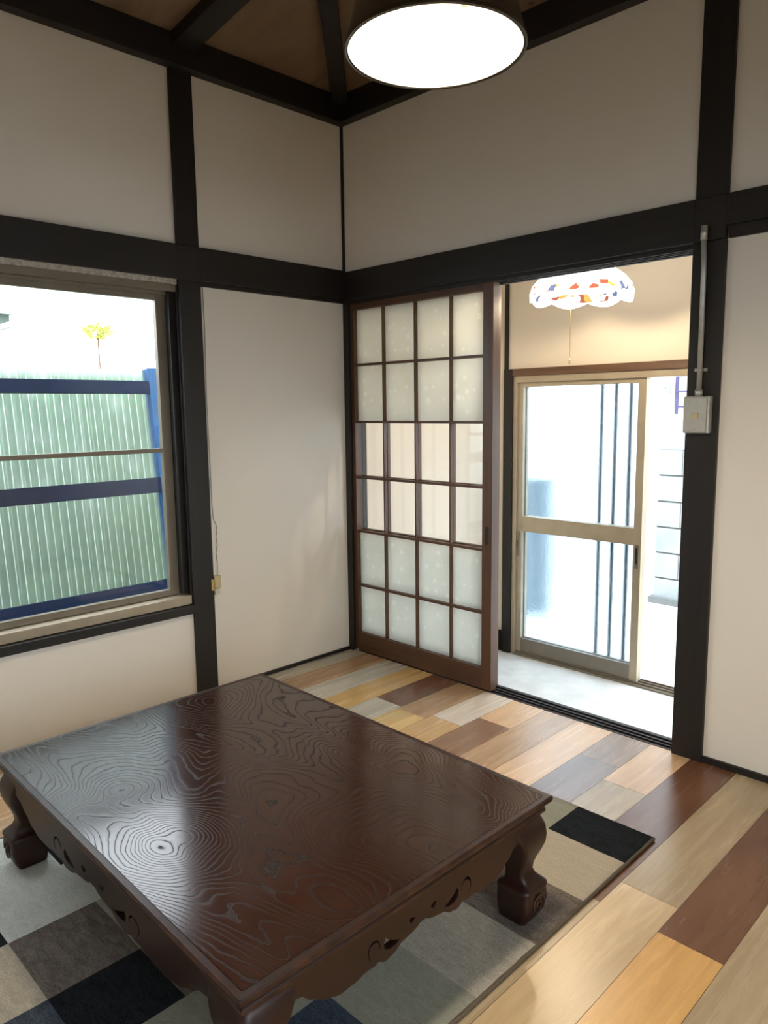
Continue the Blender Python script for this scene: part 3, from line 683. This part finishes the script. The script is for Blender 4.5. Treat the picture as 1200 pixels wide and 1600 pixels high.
# aprons via filled 2D curve with pierced scrolls
def apron_mesh(half, hz):
    """local: x along apron, y = height; half = half length, top at y=0"""
    n = 90; pts = []
    top = 0
    def low(s):
        s = abs(s)
        keys_ = [(0, -.060), (.03, -.058), (.05, -.066), (.10, -.070), (.17, -.074), (.24, -.086), (.30, -.090), (.36, -.080), (.38, -.084), (.45, -.083), (.52, -.089), (.62, -.090), (.72, -.080), (.80, -.062), (.88, -.040), (1.0, -.028)]
        for (a, va), (b, vb) in zip(keys_, keys_[1:]):
            if a <= s <= b:
                t = (s-a)/(b-a); t = t*t*(3-2*t); return va+(vb-va)*t
        return keys_[-1][1]
    outer = [(-half, top), (half, top)] + [(half*(1-2*i/n), low(1-2*i/n)) for i in range(n+1)]
    holes = []
    S_ = half
    for sg in (1, -1):
        holes.append([(sg*S_*a, b) for a, b in ((.05, -.044), (.10, -.034), (.115, -.040), (.10, -.052))])                # diamond near the centre
        holes.append([(sg*S_*a, b) for a, b in ((.17, -.066), (.22, -.060), (.27, -.050), (.30, -.040), (.315, -.052), (.31, -.066), (.27, -.072), (.22, -.072))])  # leaf
        c = []; cc = (.385, -.052)                                                                                      # C scroll
        for i in range(13):
            an = math.radians(200-i*22); c.append((cc[0]+.048*math.cos(an)*1.0, cc[1]+.021*math.sin(an)))
        for i in range(12, -1, -1):
            an = math.radians(200-i*22); rr_ = .6+.25*abs(i-6)/6; c.append((cc[0]+.048*rr_*math.cos(an), cc[1]+.021*rr_*math.sin(an)))
        holes.append([(sg*S_*a, b) for a, b in c])
    cu = bpy.data.curves.new('tmp', 'CURVE'); cu.dimensions = '2D'; cu.fill_mode = 'BOTH'; cu.extrude = .008; cu.bevel_depth = .0012
    for L in [outer]+holes:
        sp = cu.splines.new('POLY'); sp.points.add(len(L)-1)
        for p_, (x, y) in zip(sp.points, L): p_.co = (x, y, 0, 1)
        sp.use_cyclic_u = True
    to = bpy.data.objects.new('tmp', cu); COL.objects.link(to)
    bpy.context.view_layer.update()
    me_ = bpy.data.meshes.new_from_object(to.evaluated_get(bpy.context.evaluated_depsgraph_get()))
    bpy.data.objects.remove(to); bpy.data.curves.remove(cu)
    me_.materials.clear(); me_.materials.append(M_tbody); return me_
ztop = zt-.040
for half, off, rot in ((TL/2-.09, (0, -(TW/2-.026), ztop), 0), (TL/2-.09, (0, TW/2-.026, ztop), PI), (TW/2-.09, (TL/2-.026, 0, ztop), PI/2), (TW/2-.09, (-(TL/2-.026), 0, ztop), -PI/2)):
    me_ = apron_mesh(half, 0); me_.name = 'apron'
    o = bpy.data.objects.new('apron', me_); COL.objects.link(o); o.parent = tb; o.location = off; o.rotation_euler = (PI/2, 0, rot)
# legs
def leg_bm():
    """outer corner at local +x,+y ; sections (z, outer inset, size)"""
    sec = [(zt-.041, .016, .115), (zt-.055, .010, .120), (.235, .004, .118), (.215, .002, .108), (.195, .004, .094), (.175, .011, .078), (.155, .020, .064), (.138, .026, .055),
           (.122, .028, .052), (.108, .022, .058), (.098, .012, .070), (.092, .005, .086), (.088, .001, .094), (.082, .000, .096), (.076, .003, .092), (.072, .002, .093), (.05, .000, .096), (.02, .006, .088), (.004, .014, .078), (.0, .016, .074)]
    bm = bmesh.new(); rings = []; seg = 5
    for z, o_, s in sec:
        x1 = -o_; x0 = -o_-s; rc = s*.16; L = []
        for (cx_, cy_, a0) in ((x1-rc, x1-rc, 0), (x0+rc, x1-rc, 90), (x0+rc, x0+rc, 180), (x1-rc, x0+rc, 270)):
            for t in range(seg):
                an = math.radians(a0+90*t/(seg-1)); L.append(bm.verts.new((cx_+rc*math.cos(an), cy_+rc*math.sin(an), z)))
        rings.append(L)
    n = len(rings[0])
    for A, B in zip(rings, rings[1:]):
        for k in range(n): f = bm.faces.new((A[k], A[(k+1) % n], B[(k+1) % n], B[k])); f.smooth = True
    bm.faces.new(rings[0]); bm.faces.new(rings[-1][::-1])
    return bm
leg_me = None
def spiral(cx_, cz_, R0, turns, y):
    return [(cx_+R0*(1-t/40*.85)*math.cos(turns*2*PI*t/40), y, cz_+R0*(1-t/40*.85)*math.sin(turns*2*PI*t/40)*1.15) for t in range(41)]
for k, (sx, sy, rot) in enumerate(((1, 1, 0), (-1, 1, PI/2), (-1, -1, PI), (1, -1, -PI/2))):
    if leg_me is None:
        o = obj('leg', leg_bm(), M_tbody, tb); leg_me = o.data
    else:
        o = bpy.data.objects.new('leg', leg_me); COL.objects.link(o); o.parent = tb
    o.location = (sx*(TL/2-.004), sy*(TW/2-.004), 0); o.rotation_euler = (0, 0, rot)
    bm = bmesh.new()
    tube(bm, spiral(-.05, .046, .024, 1.6, .0005), .0022, 6)
    obj('scroll_carving', bm, M_tbody, o); bm = bmesh.new()
    tube(bm, [(.0005, x, z) for x, _, z in spiral(-.05, .046, .024, 1.6, 0)], .0022, 6)
    obj('scroll_carving', bm, M_tbody, o)

# ------------------------------------------------------------------ pendant lamp in the room
PL = (1.812, -1.397, 1.919)
pd = empty('pendant_lamp', PL, 'round dark pendant lamp with bright white underside hanging from the ceiling', 'lamp')
prof = [(.169, 0), (.168, .012), (.162, .035), (.152, .075), (.141, .115), (.128, .150), (.100, .178), (.050, .192), (.03, .196)]
bm = bmesh.new(); lathe(bm, prof, 64)
rim = [(.196, 0), (.200, 0)]
lathe(bm, [(.172, -.002), (.172, .004), (.169, .004), (.169, 0), (.165, -.002), (.172, -.002)], 64)
o = obj('lamp_shade', bm, M_shade_out, pd)
bm = bmesh.new(); lathe(bm, [(r-.004, z+(.0 if z < .1 else -.004)) for r, z in prof] + [(0, .19)], 64); obj('shade_lining', bm, M_shade_in, o)
for R_, zz in ((.115, .045), (.080, .060)):
    bm = bmesh.new(); tube(bm, [(R_*math.cos(2*PI*k/48), R_*math.sin(2*PI*k/48), zz) for k in range(48)], .0135, 12, closed=True)
    o = obj('ring_tube', bm, M_tube, pd)
    a = math.radians(-50 if R_ > .1 else -5)
    bm = bmesh.new(); tube(bm, [((R_)*math.cos(a+d_), (R_)*math.sin(a+d_), zz) for d_ in (-.12, 0, .12)], .0155, 12); obj('tube_socket', bm, M_cream, o)
bm = bmesh.new(); lathe(bm, [(0, .05), (.045, .05), (.05, .06), (.05, .10), (.0, .10)], 32); lathe(bm, [(.006, .1), (.006, .19)], 8)
obj('lamp_body', bm, M_shade_in, pd)
bm = bmesh.new(); lathe(bm, [(0, .24), (.022, .238), (.03, .22), (.03, .195), (0, .195)], 24); obj('shade_cap', bm, M_shade_out, pd)
ztopc = BZ1+sl*abs(PL[1]) - PL[2] - .01
bm = bmesh.new(); tube(bm, [(0, 0, .23), (0, 0, ztopc)], .004, 8); obj('cord', bm, M_black, pd)
bm = bmesh.new(); lathe(bm, [(0, ztopc-.035), (.035, ztopc-.03), (.042, ztopc), (0, ztopc)], 24); obj('ceiling_rose', bm, M_shade_out, pd)
ld = bpy.data.lights.new('pendant_glow', 'AREA'); ld.shape = 'DISK'; ld.size = .22; ld.energy = PENDANT_W; ld.color = (1, .80, .50); ld.spread = math.radians(150)
lo = bpy.data.objects.new('pendant_glow', ld); COL.objects.link(lo); lo.parent = pd; lo.location = (0, 0, .018); lo.visible_camera = True
lo.visible_camera = True

# ------------------------------------------------------------------ stained glass lamp in the entry hall
TP = (1.01, .52, 1.735)
tf = empty('stained_glass_lamp', TP, 'scalloped stained glass pendant lamp with red flowers in the entry hall', 'lamp')
bm = bmesh.new(); seg = 96; rings = []
PR = [(.222, 0), (.226, .022), (.216, .050), (.190, .082), (.152, .112), (.108, .140), (.065, .160), (.03, .170)]
for j, (r, z) in enumerate(PR):
    L = []
    for k in range(seg):
        a = 2*PI*k/seg; s = abs(math.cos(a*4)); zz = z - (.022*s if j == 0 else .006*s if j == 1 else 0); rr_ = r*(1+.02*s*max(0, 1-j/4))
        L.append(bm.verts.new((rr_*math.cos(a), rr_*math.sin(a), zz)))
    rings.append(L)
for A, B in zip(rings, rings[1:]):
    for k in range(seg): bm.faces.new((A[k], A[(k+1) % seg], B[(k+1) % seg], B[k])).smooth = True
bmesh.ops.solidify(bm, geom=bm.faces[:], thickness=.003)
obj('glass_shade', bm, M_tiff, tf)
bm = bmesh.new(); lathe(bm, [(0, .23), (.015, .225), (.035, .19), (.035, .182), (0, .182)], 20); obj('shade_cap', bm, M_brass, tf)
bm = bmesh.new(); lathe(bm, [(0, .03), (.028, .045), (.035, .07), (.025, .10), (.014, .125), (0, .13)], 20); bl = obj('bulb', bm, m_emit('lit_bulb', (1, .8, .5), 20), tf)
bm = bmesh.new(); tube(bm, [(0, 0, .22), (0, 0, 2.42-TP[2])], .004, 8); obj('cord', bm, M_brass, tf)
bm = bmesh.new(); tube(bm, [(-.04, -.02, .10), (-.04, -.02, -.27)], .0012, 6); tube(bm, [(-.04, -.02, -.27), (-.04, -.02, -.295)], .004, 8); obj('pull_chain', bm, M_brass, tf)
ld = bpy.data.lights.new('bulb_light', 'POINT'); ld.energy = TIFFANY_W; ld.color = (1, .79, .53); ld.shadow_soft_size = .03
lo = bpy.data.objects.new('bulb_light', ld); COL.objects.link(lo); lo.parent = tf; lo.location = (0, 0, .01)

# ------------------------------------------------------------------ switch box and conduit on the right post
sw = empty('switch_box', (1.780, -.016, 1.155), 'grey surface mounted switch box on the dark right post', 'switch')
boxes('back_box', [(-.043, .043, -.030, 0, 0, .122)], M_steel, sw, .004)
boxes('face_plate', [(-.041, .035, -.034, -.030, .004, .118)], M_boxgrey, sw, .0015)
boxes('switch_button', [(-.013, .009, -.037, -.034, .047, .068)], M_beige, sw, .001)
for z in (.012, .108):
    bm = bmesh.new(); tube(bm, [(-.002, -.034, z), (-.002, -.0365, z)], .003, 10); obj('screw', bm, M_steel, sw)
cd = empty('conduit', (1.778, -.016, 1.277), 'grey metal conduit running up the dark post from the switch box to the rail', 'conduit')
bm = bmesh.new(); tube(bm, [(.002, -.012, .0), (.0, -.012, .40), (-.003, -.020, .545)], .0085, 14); obj('pipe', bm, M_steel, cd)
for z0, z1, r_0 in ((0, .022, .0125), (.085, .089, .0115), (.50, .545, .0105)):
    bm = bmesh.new(); x = .002 if z0 < .3 else -.002; y = -.012 if z0 < .3 else -.018
    tube(bm, [(x, y, z0), (x, y, z1)], r_0, 14); obj('coupling' if z0 != .085 else 'strap', bm, M_steel, cd)
boxes('strap_tab', [(-.020, .022, -.003, 0, .082, .092)], M_steel, cd)

# antenna outlet and cable on the left wall
ou = empty('wall_outlet', (.002, -.800, .447), 'small yellowed outlet box at the right edge of the left post', 'outlet')
boxes('outlet_body', [(0, .022, -.020, .012, .028, .083)], M_beige, ou, .003)
boxes('outlet_cap', [(0, .018, -.018, .008, 0, .026)], M_cream, ou, .003)
boxes('outlet_bracket', [(-.002, .016, -.034, -.020, .02, .07)], M_brass, ou, .001)
cb = bmesh.new(); pts = [(.004, -.805, 1.765), (.004, -.803, 1.60), (.004, -.809, 1.30), (.004, -.806, 1.0), (.004, -.806, .85), (.005, -.802, .78), (.005, -.790, .755), (.005, -.786, .73), (.005, -.793, .70), (.005, -.788, .665), (.005, -.796, .63), (.005, -.792, .58), (.006, -.795, .532)]
tube(cb, pts, .0016, 6)
tag(obj('antenna_cable', cb, M_cableg), 'thin dark cable running down the left wall to the outlet', 'cable')
